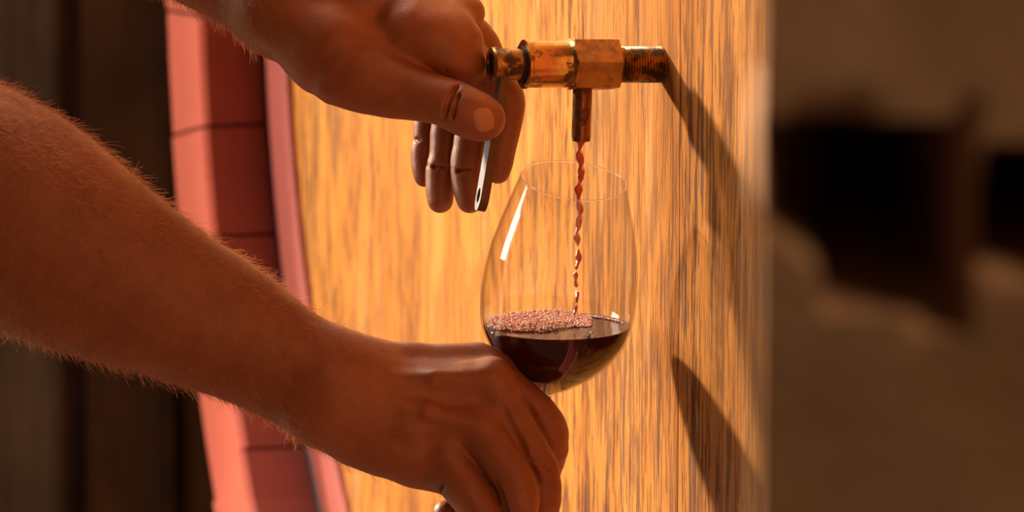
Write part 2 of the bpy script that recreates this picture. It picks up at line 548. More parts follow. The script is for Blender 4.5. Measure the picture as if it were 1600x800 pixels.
# ---- lever, hanging from the plug
def lever():
    k = 2.93/FPX/math.cos(TH)*0.985; q = 2.92/FPX
    top = T0 + TAX*((1035-787)*k)
    Dl = (top-CAM).dot(F_)
    a = P(788, 112, Dl); b = P(754, 309, Dl-0.004)
    zdir = (b-a).normalized()
    L = (b-a).length
    # blade: broad face looks along the tap axis
    wid = 0.0155; thk = 0.0050
    bm = bmesh.new()
    n = 12
    out = [(-wid/2*0.86, 0), (wid/2*0.86, 0)]
    out = [(wid/2*0.80, 0.0), (wid/2, L*0.6), (wid/2, L)]
    out += [(wid/2*math.cos(t), L+wid/2*math.sin(t)) for t in [math.pi*i/n for i in range(1, n)]]
    out += [(-wid/2, L), (-wid/2, L*0.6), (-wid/2*0.80, 0.0)]
    # hole near the end, made by bridging outline to hole ring
    hc, hr = L-0.001, 0.0042
    bmv = bmesh.new()
    def ringfaces(y, flip):
        ov = [bmv.verts.new((x, y, z)) for x, z in out]
        hv = [bmv.verts.new((hr*math.cos(2*math.pi*i/24), y, hc+hr*math.sin(2*math.pi*i/24))) for i in range(24)]
        es = [bmv.edges.new((l[i], l[(i+1) % len(l)])) for l in (ov, hv) for i in range(len(l))]
        bmesh.ops.triangle_fill(bmv, use_beauty=True, edges=es)
        return ov, hv
    o1, h1 = ringfaces(-thk/2, False); o2, h2 = ringfaces(thk/2, True)
    for l1, l2 in ((o1, o2), (h1, h2)):
        for i in range(len(l1)):
            j = (i+1) % len(l1); bmv.faces.new((l1[i], l1[j], l2[j], l2[i]))
    bmesh.ops.recalc_face_normals(bmv, faces=bmv.faces)
    bm.free()
    me = bpy.data.meshes.new('lever'); bmv.to_mesh(me); bmv.free()
    me.materials.append(M['steel']); me.materials.append(M['steel_side'])
    for p in me.polygons: p.material_index = 0 if abs(p.normal.y) > 0.5 else 1
    o = bpy.data.objects.new('lever', me); COL.objects.link(o)
    # local y -> broad face normal (towards the person), local z -> down the blade
    yv = (N_*0.93 + D_*LEVTW) ; yv = (yv - zdir*yv.dot(zdir)).normalized()
    xv = yv.cross(zdir).normalized()
    Wm = Matrix((xv, yv, zdir)).transposed().to_4x4(); Wm.translation = a
    o.parent = TAP; o.matrix_basis = TAP.matrix_world.inverted() @ Wm
    o['label'] = 'flat steel lever with a hole near its rounded end'
LEVTW = 0.10
bpy.context.view_layer.update()
lever()

# ------------------------------------------------------------------ wine glass
def glass():
    q = YG/FPX
    rim_c = P(896, 283, YG-0.011)
    base_c = P(853, 617, YG+0.038)
    axis = (rim_c-base_c).normalized(); H = (rim_c-base_c).length
    Mx = axis_matrix(base_c, axis, Vector((0, 1, 0)))
    root = empty('wine_glass'); root.matrix_world = Mx
    tag(root, 'tilted clear wine glass held in a fist below the tap spout', 'glass')
    # outer radius against height (fractions of H)
    ctl = [(0.0, 9*q), (0.012, 15*q), (0.03, 25*q), (0.06, 41*q), (0.10, 60*q), (0.15, 80*q), (0.22, 100.5*q), (0.31, 116*q), (0.42, 122*q),
           (0.54, 121.5*q), (0.66, 116*q), (0.78, 106*q), (0.90, 94*q), (1.0, 83.5*q)]
    def rad(t):
        hs = [c[0] for c in ctl]; rs = [c[1] for c in ctl]
        for i in range(len(hs)-1):
            if t <= hs[i+1]:
                p0 = ctl[max(i-1, 0)]; p1 = ctl[i]; p2 = ctl[i+1]; p3 = ctl[min(i+2, len(ctl)-1)]
                u = (t-p1[0])/(p2[0]-p1[0])
                m1 = (p2[1]-p0[1])/max(1e-6, (p2[0]-p0[0]))*(p2[0]-p1[0]); m2 = (p3[1]-p1[1])/max(1e-6, (p3[0]-p1[0]))*(p2[0]-p1[0])
                return (2*u**3-3*u*u+1)*p1[1]+(u**3-2*u*u+u)*m1+(-2*u**3+3*u*u)*p2[1]+(u**3-u*u)*m2
        return rs[-1]
    wall = 0.0008
    n = 72; prof = []
    for i in range(n+1):
        t = (i/n)**1.25
        prof.append((rad(t), t*H))
    rr = prof[-1][0]
    prof += [(rr-0.0001, H+0.0004), (rr-wall+0.0001, H+0.0004)]
    inner = [(max(0.0, rad((i/n)**1.25)-wall-0.0010*(1-(i/n)**0.3)), (i/n)**1.25*H+(0.0012*(1-i/n))) for i in range(n, 4, -1)]
    prof += inner + [(0, inner[-1][1]-0.0008)]
    vs, fs = lathe(prof, 128)
    mesh_obj('bowl', vs, fs, M['glass'], root)
    vs, fs = [], []
    for i in range(128):
        a = 2*math.pi*i/128
        for j in range(8):
            b = 2*math.pi*j/8; x = rr-wall/2+0.00042*math.cos(b)
            vs.append((x*math.cos(a), x*math.sin(a), H+0.0003+0.00042*math.sin(b)))
    for i in range(128):
        for j in range(8): fs.append((i*8+j, ((i+1) % 128)*8+j, ((i+1) % 128)*8+(j+1) % 8, i*8+(j+1) % 8))
    rim = mesh_obj('rim', vs, fs, None, root)
    st = [(0, -0.002), (10*q, 0.0), (9*q, -0.003), (0.0036, -0.012), (0.0030, -0.03), (0.0030, -0.065), (0.0045, -0.078), (0.010, -0.0835), (0.020, -0.0855),
          (0.034, -0.0868), (0.0365, -0.0876), (0.0355, -0.0884), (0.015, -0.0880), (0, -0.0876)]
    st[1:2] = [(10*q, 0.0001)]
    solid = Mat('solid_glass_stem'); solid.set(Roughness=0.03); solid.b.inputs['Transmission Weight'].default_value = 1.0
    solid.b.inputs['IOR'].default_value = 1.5; solid.b.inputs['Base Color'].default_value = (0.98, 0.96, 0.93, 1)
    rim.data.materials.append(solid.m)
    vs, fs = lathe(st[:9], 48); mesh_obj('stem', vs, fs, solid.m, root)
    vs, fs = lathe(st[8:], 64); mesh_obj('foot', vs, fs, M['glass'], root)

    # wine: part of the inside of the bowl under a level plane
    inv = Mx.inverted()
    surf_p = P(862, 508, YG+0.022)                       # centre of the surface
    upl = (Mx.to_3x3().inverted() @ Z_).normalized()
    lp = inv @ surf_p
    NS, NT = 96, 40
    def level(ang):                                # height t where the wall meets the plane
        lo, hi = 0.02, 0.95
        for _ in range(40):
            mid = (lo+hi)/2; r = rad(mid)-wall
            p = Vector((r*math.cos(ang), r*math.sin(ang), mid*H))
            if (p-lp).dot(upl) < 0: lo = mid
            else: hi = mid
        return lo
    vs, fs = [], []
    edge = []
    for i in range(NS):
        a = 2*math.pi*i/NS; tl = level(a)
        for j in range(NT+1):
            t = 0.012 + (tl-0.012)*(j/NT)
            r = max(0.0004, rad(t)-wall*0.75-0.0010*(1-t**0.3)*0.9)
            z = t*H
            vs.append(Vector((r*math.cos(a), r*math.sin(a), z)))
        # tiny meniscus
        edge.append(len(vs)-1)
    for i in range(NS):
        k = (i+1) % NS
        for j in range(NT):
            fs.append((i*(NT+1)+j, k*(NT+1)+j, k*(NT+1)+j+1, i*(NT+1)+j+1))
    cbot = len(vs); vs.append(Vector((0, 0, 0.008*H)))
    for i in range(NS): fs.append((cbot, ((i+1) % NS)*(NT+1), i*(NT+1)))
    # top surface as rings shrinking to the centre, with faint ripples about the stream
    cen = sum((vs[e] for e in edge), Vector())/NS
    prev = edge; NRG = 26
    hit = inv @ P(899, 505, YG); hit = hit - upl*((hit-cen).dot(upl))
    for rI in range(1, NRG):
        u = 1-rI/NRG; cur = []
        for i in range(NS):
            p = cen + (vs[edge[i]]-cen)*u
            dd = (p-hit).length
            wv = 0.00045*math.sin(dd*1500)*math.exp(-dd*55)
            men = -0.0009*(1-math.exp(-(1-u)*22))
            cur.append(len(vs)); vs.append(p + upl*(wv+men))
        for i in range(NS):
            k = (i+1) % NS; fs.append((prev[i], prev[k], cur[k], cur[i]))
        prev = cur
    cc = len(vs); vs.append(cen - upl*0.0009)
    for i in range(NS): fs.append((prev[i], prev[(i+1) % NS], cc))
    W = empty('poured_wine'); W.matrix_world = Mx
    tag(W, 'dark red wine pooled in the bowl of the tilted glass', 'wine')
    mesh_obj('wine_body', vs, fs, M['wine'], W)

    # foam: hundreds of small bubbles heaped at the back and left of the surface
    fm = Mat('pink_foam'); fm.b.inputs['Base Color'].default_value = (0.52, 0.20, 0.155, 1); fm.set(Roughness=0.18)
    fm.b.inputs['Subsurface Weight'].default_value = 0.3; fm.b.inputs['Subsurface Scale'].default_value = 0.002
    nfo = fm.noise(fm.coords(), 350, 2, 0.5)
    fm.base(fm.mix(nfo, (0.62, 0.31, 0.24), (0.88, 0.60, 0.52)))
    ico = bmesh.new(); bmesh.ops.create_icosphere(ico, subdivisions=1, radius=1)
    iv = [v.co.copy() for v in ico.verts]; ifc = [[v.index for v in f.verts] for f in ico.faces]; ico.free()
    inv3 = Mx.to_3x3().inverted()
    ex = (inv3 @ R_); ey = (inv3 @ Vector((0, 1, 0)))
    ex = (ex-upl*ex.dot(upl)).normalized(); ey = (ey-upl*ey.dot(upl)).normalized()
    Rs = 110*q
    fv, ff = [], []
    def bubble(x, y, h, r):
        c = cen + ex*x + ey*y + upl*(h-0.0008)
        s = len(fv)
        for v in iv: fv.append(c+v*r)
        for f in ifc: ff.append([s+i for i in f])
    tries = 0; cnt = 0
    while cnt < 2600 and tries < 30000:
        tries += 1
        x = rnd.uniform(-1, 1); y = rnd.uniform(-1, 1)
        if x*x+y*y > 0.975: continue
        # front border of the foam runs from the left, back towards the right
        lim = -0.38 + 0.62*max(0, x+0.25)**1.2 + 0.05*math.sin(x*9)
        if x < -0.25: lim = -0.38 + 0.35*max(0, -x-0.5)
        if x > 0.52: continue
        if y < lim: continue
        depth = min(1, (y-lim)*3.5)
        hmax = 0.0028*math.sqrt(max(0, depth))*(1.0 if x < 0.1 else max(0, 1-(x-0.1)*2.1))
        r = rnd.choice((0.00042, 0.0005, 0.0006, 0.0007))*rnd.uniform(0.8, 1.25)
        bubble(x*Rs, y*Rs, rnd.uniform(0.4, 1)*hmax+0.0002, r); cnt += 1
    # a thin chain of bubbles on toward the right rim and a few big ones at the front
    for i in range(130):
        t = rnd.uniform(0.35, 0.97); x = t; y = math.sqrt(max(0, 1-t*t))*0.93+rnd.uniform(-0.05, 0.01)
        bubble(x*Rs, y*Rs, 0.0004, rnd.uniform(0.0004, 0.001))
    fo = mesh_obj('foam', fv, ff, fm.m, W); tag(fo, 'pink foam of tiny bubbles', kind='stuff')
    cb = Mat('clear_bubble'); cb.set(Roughness=0.03); cb.b.inputs['Base Color'].default_value = (0.35, 0.10, 0.07, 1)
    cb.b.inputs['Alpha'].default_value = 0.8
    fv, ff = [], []
    ico = bmesh.new(); bmesh.ops.create_icosphere(ico, subdivisions=3, radius=1)
    iv = [v.co.copy() for v in ico.verts]; ifc = [[v.index for v in f.verts] for f in ico.faces]; ico.free()
    for (bx, by, r) in ((0.42, -0.90, 0.0026), (0.505, -0.855, 0.0034), (0.36, -0.925, 0.0018), (0.33, -0.935, 0.0013), (0.56, -0.81, 0.0018), (0.47, -0.80, 0.0014)):
        bubble(bx*Rs, by*Rs, 0.0008, r)
    tag(mesh_obj('large_bubbles', fv, ff, M['glass'], W), kind='stuff')
    return Mx, axis
GMX, GAX = glass()

# ------------------------------------------------------------------ the falling stream of wine
def stream():
    m = Mat('falling_red_wine'); m.set(Roughness=0.05); m.b.inputs['Base Color'].default_value = (0.60, 0.13, 0.08, 1)
    m.b.inputs['Transmission Weight'].default_value = 0.55; m.b.inputs['IOR'].default_value = 1.34
    m.b.inputs['Specular IOR Level'].default_value = 0.8
    q = YG/FPX
    L = (493-217)*q/math.cos(PITCH)
    root = empty('wine_stream', SP_END); tag(root, 'thin red stream of wine falling from the spout into the glass', 'wine')
    # connected upper part: a twisting ribbon that necks in and swells, then drops
    def tube(z0, z1, r0, r1, name, taper=True):
        n, s = 90, 14; vs, fs = [], []
        for i in range(n+1):
            u = i/n; z = z0+(z1-z0)*u
            r = r0+(r1-r0)*u
            r *= 1+0.10*math.sin(z*420+0.6)+0.06*math.sin(z*1130+2)
            if taper: r *= min(1, math.sin(math.pi*min(1, max(0.0, u)))**0.4+1e-3) if name == 'drop' else (1 if u < 0.93 else max(0.02, (1-u)/0.07)**0.6)
            tw = z*330
            cx = 0.0007*math.sin(z*260)+Z2X*z; cy = 0.0005*math.cos(z*300)
            for k in range(s):
                a = 2*math.pi*k/s
                x = r*(1.15+0.1*math.sin(z*700))*math.cos(a); y = r*0.62*math.sin(a)
                vs.append((cx+x*math.cos(tw)-y*math.sin(tw), cy+x*math.sin(tw)+y*math.cos(tw), z))
        for i in range(n):
            for k in range(s):
                j = (k+1) % s; fs.append((i*s+k, i*s+j, (i+1)*s+j, (i+1)*s+k))
        fs.append(tuple(range(s))); fs.append(tuple(n*s+k for k in reversed(range(s))))
        return mesh_obj(name, vs, fs, m.m, root)
    Z2X = 0.030
    tube(0.004, -L*0.60, 6.4*q, 5.0*q, 'jet')
    z = -L*0.61
    for dl, gap, r in ((0.12, 0.012, 5.0), (0.09, 0.02, 4.8), (0.065, 0.015, 4.4), (0.06, 0.0, 4.0)):
        tube(z, z-L*dl, r*q, r*q, 'drop'); z -= L*(dl+gap)
stream()
# ------------------------------------------------------------------ the person: two arms as one implicit surface
# arm space: u right, v down, w away from the camera, in units of q0 metres (one pixel at the tap)
DREF = YG
q0 = DREF/FPX
ORG = CAM + F_*DREF
def A2W(p):
    p = np.asarray(p, dtype=float)
    o = np.array(ORG); R = np.array(R_); U = np.array(U_); F = np.array(F_)
    return o + q0*((p[..., 0:1]-800)*R - (p[..., 1:2]-400)*U + p[..., 2:3]*F)

class Field:
    def __init__(s, lo, hi, h):
        s.lo = np.array(lo, float); s.h = h
        s.n = np.ceil((np.array(hi)-s.lo)/h).astype(int)+1
        s.ax = [(s.lo[i]+h*np.arange(s.n[i])).astype(np.float32) for i in range(3)]
    def blank(s): return np.full(s.n, 400.0, np.float32)
    def cone(s, F, a, b, ra, rb, k, flat=None, sub=False):
        """smooth-union a round cone (a,ra)-(b,rb) into F; flat=(dir,f): squash along dir by f"""
        a = np.array(a, float); b = np.array(b, float)
        pad = max(ra, rb)*1.05+k*1.2+3*s.h
        lo = np.minimum(a, b)-pad; hi = np.maximum(a, b)+pad
        i0 = np.maximum(0, np.floor((lo-s.lo)/s.h).astype(int)); i1 = np.minimum(s.n, np.ceil((hi-s.lo)/s.h).astype(int)+1)
        if np.any(i1 <= i0): return
        sl = tuple(slice(i0[i], i1[i]) for i in range(3))
        X = s.ax[0][sl[0]][:, None, None]; Y = s.ax[1][sl[1]][None, :, None]; Z = s.ax[2][sl[2]][None, None, :]
        ba = b-a; L2 = float(ba@ba)+1e-6
        px, py, pz = X-a[0], Y-a[1], Z-a[2]
        t = np.clip((px*ba[0]+py*ba[1]+pz*ba[2])/L2, 0, 1).astype(np.float32)
        dx, dy, dz = px-t*ba[0], py-t*ba[1], pz-t*ba[2]
        if flat is not None:
            d = np.array(flat[0], float); d /= np.linalg.norm(d); f = flat[1]
            dd = dx*d[0]+dy*d[1]+dz*d[2]; g = 1/f-1
            dx = dx+g*dd*d[0]; dy = dy+g*dd*d[1]; dz = dz+g*dd*d[2]
        D = np.sqrt(dx*dx+dy*dy+dz*dz)-(ra+(rb-ra)*t)
        if flat is not None: D = D*max(0.55, flat[1])
        G = F[sl]
        if sub:
            D = -D; h = np.clip(k-np.abs(G-D), 0, None)/max(k, 1e-6)
            F[sl] = np.maximum(G, D)+h*h*k*0.25
        else:
            h = np.clip(k-np.abs(G-D), 0, None)/max(k, 1e-6)
            F[sl] = np.minimum(G, D)-h*h*k*0.25
    def chain(s, F, pts, k, flat=None, sub=False):
        if len(pts) > 3: pts = spline(pts)
        for p, r in zip(pts[:-1], pts[1:]): s.cone(F, p[:3], r[:3], p[3], r[3], k, flat, sub)
def spline(pts, m=3):
    P0 = np.array(pts, float); n = len(P0); out = []
    d = np.linalg.norm(np.diff(P0[:, :3], axis=0), axis=1)+1e-6; T = np.concatenate([[0], np.cumsum(d)])
    S = np.gradient(P0, T, axis=0)
    for i in range(n-1):
        h = T[i+1]-T[i]
        for j in range(m):
            u = j/m
            out.append((2*u**3-3*u*u+1)*P0[i]+(u**3-2*u*u+u)*h*S[i]+(-2*u**3+3*u*u)*P0[i+1]+(u**3-u*u)*h*S[i+1])
    out.append(P0[-1]); return [tuple(x) for x in out]
def smin(A, B, k):
    h = np.clip(k-np.abs(A-B), 0, None)/k
    return np.minimum(A, B)-h*h*k*0.25

def surface_nets(F, lo, h):
    S = F < 0
    c = np.zeros(tuple(np.array(F.shape)-1), np.int8)
    for dx in (0, 1):
        for dy in (0, 1):
            for dz in (0, 1):
                c += S[dx:S.shape[0]-1+dx, dy:S.shape[1]-1+dy, dz:S.shape[2]-1+dz]
    act = (c > 0) & (c < 8)
    idx = np.argwhere(act); N = len(idx)
    ids = np.full(act.shape, -1, np.int64); ids[act] = np.arange(N)
    acc = np.zeros((N, 3)); cnt = np.zeros(N)
    cor = [(a, b, d) for a in (0, 1) for b in (0, 1) for d in (0, 1)]
    for i, p in enumerate(cor):
        for r in cor[i+1:]:
            if sum(abs(p[k]-r[k]) for k in range(3)) != 1: continue
            f0 = F[idx[:, 0]+p[0], idx[:, 1]+p[1], idx[:, 2]+p[2]]; f1 = F[idx[:, 0]+r[0], idx[:, 1]+r[1], idx[:, 2]+r[2]]
            m = (f0 < 0) != (f1 < 0)
            t = np.where(m, f0/np.where(m, f0-f1, 1), 0)
            pos = np.array(p)+t[:, None]*(np.array(r)-np.array(p))
            acc[m] += pos[m]; cnt[m] += 1
    V = (idx+acc/cnt[:, None])*h+lo
    quads = []
    for ax in range(3):
        o1, o2 = [(1, 2), (2, 0), (0, 1)][ax]
        sl0 = [slice(None)]*3; sl1 = [slice(None)]*3
        sl0[ax] = slice(0, -1); sl1[ax] = slice(1, None)
        d = S[tuple(sl0)] != S[tuple(sl1)]
        e = np.argwhere(d)
        e = e[(e[:, o1] > 0) & (e[:, o2] > 0) & (e[:, o1] < F.shape[o1]-1) & (e[:, o2] < F.shape[o2]-1)]
        a = e.copy(); b = e.copy(); b[:, o1] -= 1; c2 = b.copy(); c2[:, o2] -= 1; d2 = e.copy(); d2[:, o2] -= 1
        q = np.stack([ids[tuple(x.T)] for x in (a, b, c2, d2)], 1)
        flip = S[tuple(e.T)]
        q[flip] = q[flip][:, ::-1]
        quads.append(q)
    Q = np.concatenate(quads); Q = Q[(Q >= 0).all(1)]
    return V, Q

def relax(V, Q, it, lam=0.5):
    E = np.concatenate([Q[:, [0, 1]], Q[:, [1, 2]], Q[:, [2, 3]], Q[:, [3, 0]]])
    for k in range(it):
        for l in (lam, -lam*1.04):
            s = np.zeros_like(V); n = np.zeros(len(V))
            for c in range(3):
                s[:, c] = np.bincount(E[:, 0], V[E[:, 1], c], len(V))+np.bincount(E[:, 1], V[E[:, 0], c], len(V))
            n = np.bincount(E[:, 0], minlength=len(V))+np.bincount(E[:, 1], minlength=len(V))
            V = V+l*(s/n[:, None]-V)
    return V

RCH = [(-700, -420, 130, 172), (-520, -170, 80, 158), (-370, 70, 26, 140), (-280, 160, 4, 150), (-140, 250, 0, 164), (20, 336, 0, 166), (140, 408, 0, 143), (289, 482, 0, 111), (375, 524, 0, 96), (461, 575, 0, 83), (540, 608, 0, 82)]
LCH = [(-700, -560, 600, 168), (-450, -440, 440, 150), (-230, -350, 330, 128), (-80, -300, 270, 124), (60, -250, 200, 118), (250, -120, 120, 92), (360, -48, 70, 78), (450, 0, 40, 80)]
def right_arm():
    f = Field((-150, 60, -190), (930, 1010, 300), HVOX)
    W = (0, 0, 1)
    # forearm: radius and ulna sides, thick muscle towards the elbow
    A = f.blank()
    f.chain(A, RCH, 14, (W, 0.80))
    # metacarpal fan, back of the hand towards the camera
    P_ = f.blank()
    f.chain(P_, [(520, 590, 6, 64), (640, 588, 34, 44), (762, 578, 40, 31)], 16)        # index side
    f.chain(P_, [(520, 612, 0, 64), (650, 612, 6, 46), (768, 592, 2, 34)], 16)          # middle
    f.chain(P_, [(520, 632, 0, 62), (640, 655, 0, 47), (742, 660, -2, 36)], 16)         # ring
    f.chain(P_, [(520, 640, 4, 60), (600, 690, 12, 46), (700, 722, 12, 42)], 16)        # little
    f.chain(P_, [(560, 680, 20, 50), (650, 715, 34, 44), (705, 735, 30, 40)], 16)       # heel of the little-finger side
    f.chain(P_, [(520, 610, 30, 55), (620, 640, 52, 46), (700, 660, 62, 40)], 18)       # palm
    f.chain(P_, [(520, 600, 50, 40), (600, 600, 84, 40), (680, 620, 118, 30)], 16)       # thumb base, far side
    A = smin(A, P_, 34)
    # knuckles standing proud
    f.cone(A, (762, 573, 34), (778, 574, 40), 25, 25, 18)
    f.cone(A, (772, 589, -8), (785, 598, -4), 26, 26, 16)
    f.cone(A, (748, 655, -16), (756, 662, -14), 26, 26, 20)
    f.cone(A, (702, 712, -6), (708, 720, -6), 28, 28, 20)
    # tendons fanning over the back of the hand
    f.chain(A, [(590, 596, -34, 9), (680, 590, -34, 8), (765, 588, -26, 8)], 18)
    f.chain(A, [(590, 625, -44, 9), (670, 640, -44, 8), (745, 655, -36, 8)], 18)
    f.chain(A, [(560, 560, 0, 26), (640, 556, 26, 14), (745, 552, 36, 16)], 22)
    # dips between the knuckles
    f.chain(A, [(755, 632, -52, 13), (705, 628, -64, 12)], 26, None, True)
    f.chain(A, [(716, 694, -58, 12), (668, 684, -66, 10)], 24, None, True)
    # fingers
    fl = []
    def finger(pts, k=9):
        G = f.blank(); f.chain(G, pts, k); fl.append(G)
    finger([(766, 582, 42, 30), (814, 622, 50, 28), (853, 660, 56, 26), (861, 682, 60, 25.5), (853, 740, 102, 22), (842, 775, 136, 20), (818, 806, 165, 17)])   # index
    finger([(770, 604, 2, 33), (810, 672, 2, 28), (838, 720, 4, 26.5), (846, 740, 8, 26), (847, 800, 36, 24), (828, 834, 66, 22), (800, 842, 96, 19)])      # middle
    finger([(748, 668, -8, 35), (785, 718, -22, 31), (810, 758, -28, 28.5), (813, 784, -26, 27), (803, 848, 4, 25), (780, 872, 38, 23), (752, 860, 68, 19)])  # ring
    finger([(700, 724, 4, 38), (736, 770, -8, 33), (758, 812, -12, 28), (756, 832, -8, 26), (738, 868, 18, 23), (716, 868, 46, 20), (700, 846, 68, 17)])  # little
    FG = fl[0]
    for g in fl[1:]: FG = smin(FG, g, 2.5)
    A = smin(A, FG, 11)
    f.chain(A, [(720, 720, 40, 36), (770, 760, 44, 34)], 14)
    # thumb on the far side, closing round the stem; its tip shows under the palm
    T = f.blank()
    f.chain(T, [(640, 640, 120, 34), (700, 700, 150, 30), (760, 745, 166, 25), (800, 790, 182, 22)], 10)
    A = smin(A, T, 18)
    TP = f.blank()
    f.chain(TP, [(742, 812, 60, 21), (697, 803, 50, 21)], 6)
    A = smin(A, TP, 5)
    # creases
    f.chain(A, [(834, 708, -24, 2.5), (846, 712, -22, 3.2), (862, 722, -14, 2.5)], 6, None, True)
    f.chain(A, [(832, 718, -23, 2), (844, 722, -22, 2.6), (858, 732, -16, 2)], 6, None, True)
    f.chain(A, [(684, 780, 10, 3), (690, 764, -10, 3), (696, 752, -34, 2)], 6, None, True)
    f.chain(A, [(752, 722, -58, 5), (770, 752, -48, 5), (792, 792, -40, 4)], 9, None, True)
    f.chain(A, [(786, 636, -34, 4), (810, 690, -26, 5), (838, 748, -20, 5)], 9, None, True)
    f.chain(A, [(806, 596, 14, 3), (832, 648, 22, 4), (860, 712, 30, 5)], 8, None, True)
    # bone at the wrist, ulna head
    f.cone(A, (470, 640, -38), (490, 648, -34), 20, 18, 26)
    V, Q = surface_nets(A, f.lo, f.h)
    V = relax(V, Q, 3); V[:, 2] += RW
    return V, Q

def left_arm():
    f = Field((150, -330, -170), (860, 380, 330), 2.7)
    A = f.blank()
    f.chain(A, LCH, 14, ((0, 0, 1), 0.85))
    P_ = f.blank()
    f.chain(P_, [(430, -30, 20, 70), (560, -10, 10, 58), (690, 40, 6, 44)], 20)         # index metacarpal (near)
    f.chain(P_, [(430, -50, 50, 66), (560, -30, 60, 56), (690, 10, 62, 46)], 20)
    f.chain(P_, [(430, -50, 70, 62), (560, -20, 100, 52), (670, 10, 110, 42)], 20)
    f.chain(P_, [(430, -30, 80, 58), (550, 0, 130, 46), (640, 30, 150, 38)], 20)
    f.chain(P_, [(440, 30, 40, 60), (540, 60, 80, 58), (610, 90, 110, 44)], 20)         # palm
    f.chain(P_, [(430, 10, 0, 62), (520, 75, -8, 74), (600, 120, -12, 60)], 24)         # thumb muscle
    A = smin(A, P_, 34)
    f.cone(A, (712, 58, -14), (722, 66, -12), 36, 34, 22)                                # index knuckle
    f.cone(A, (716, 18, 30), (730, 20, 40), 30, 28, 22)
    f.chain(A, [(560, 60, -44, 14), (640, 70, -30, 14), (700, 84, -22, 16)], 26)
    fl = []
    def finger(pts, k=8):
        G = f.blank(); f.chain(G, pts, k); fl.append(G)
    finger([(700, 66, -2, 40), (733, 92, 24, 31), (764, 124, 54, 27), (792, 151, 60, 25.5), (791, 188, 60, 23), (784, 225, 56, 21.5), (778, 268, 52, 19)])    # index
    finger([(706, 40, 70, 40), (752, 70, 84, 28), (764, 120, 86, 26), (742, 180, 84, 24), (730, 240, 78, 23), (727, 268, 74, 21.5), (734, 312, 66, 21)])       # middle
    finger([(680, 40, 116, 38), (716, 80, 126, 26), (720, 140, 122, 24), (697, 190, 116, 22), (692, 250, 108, 21.5), (687, 270, 106, 20.5), (687, 312, 98, 20.5)])  # ring
    finger([(650, 50, 156, 34), (676, 90, 160, 24), (680, 140, 156, 21), (665, 190, 146, 18.5), (663, 222, 140, 17.5), (660, 240, 138, 17.5), (662, 274, 132, 17)])  # little
    FG = fl[0]
    for g in fl[1:]: FG = smin(FG, g, 4)
    A = smin(A, FG, 14)
    f.chain(A, [(640, 50, -12, 56), (695, 78, -18, 43), (717, 98, -14, 33), (728, 116, 4, 24)], 16)
    # thumb
    T = f.blank()
    f.chain(T, [(540, 108, -28, 62), (610, 138, -44, 46), (660, 152, -58, 37), (705, 165, -70, 34.5), (730, 178, -72, 35), (757, 189, -68, 33)], 10)
    A = smin(A, T, 6)
    # web between thumb and index
    f.cone(A, (580, 105, -20), (625, 112, -22), 50, 38, 16)
    # fold lines
    f.chain(A, [(628, 115, -68, 3), (650, 121, -60, 5), (690, 130, -50, 6), (730, 143, -48, 6), (768, 160, -46, 5)], 7, None, True)
    f.chain(A, [(695, 117, -52, 2), (704, 104, -48, 1.5)], 6, None, True)
    f.chain(A, [(716, 141, -91, 2.4), (706, 154, -103.5, 2.8), (700, 170, -104.5, 2.8), (697, 186, -97, 2.2)], 6, None, True)
    f.chain(A, [(722, 150, -97, 2), (714, 163, -106.5, 2.4), (711, 177, -105.5, 2.2), (710, 188, -101, 1.6)], 5, None, True)
    # finger joints, palm side
    for x, y, w in ((645, 214, 138), (660, 216, 122), (676, 262, 100), (692, 262, 84), (712, 272, 60), (728, 266, 54)):
        pass
    f.chain(A, [(643, 216, 144, 2), (652, 217, 128, 2), (664, 218, 122, 1.5)], 5, None, True)
    f.chain(A, [(668, 258, 104, 2), (680, 260, 86, 2.2), (694, 260, 86, 1.5)], 5, None, True)
    f.chain(A, [(706, 262, 74, 2), (718, 267, 54, 2.4), (734, 264, 54, 1.5)], 5, None, True)
    V, Q = surface_nets(A, f.lo, f.h)
    V = relax(V, Q, 3); V[:, 2] += LW
    return V, Q

def upper_arms():
    out = []
    for ch, fl, lo, hi, dz in ((RCH, 0.80, (-900, -640, -220), (-144, 480, 360), RW), (LCH, 0.85, (-900, -780, 0), (157, -40, 820), LW)):
        f = Field(lo, hi, 9); A = f.blank()
        f.chain(A, ch, 14, ((0, 0, 1), fl))
        V, Q = surface_nets(A, f.lo, f.h); V[:, 2] += dz
        out.append((V, Q))
    (V1, Q1), (V2, Q2) = out
    return np.concatenate([V1, V2]), np.concatenate([Q1, Q2+len(V1)])

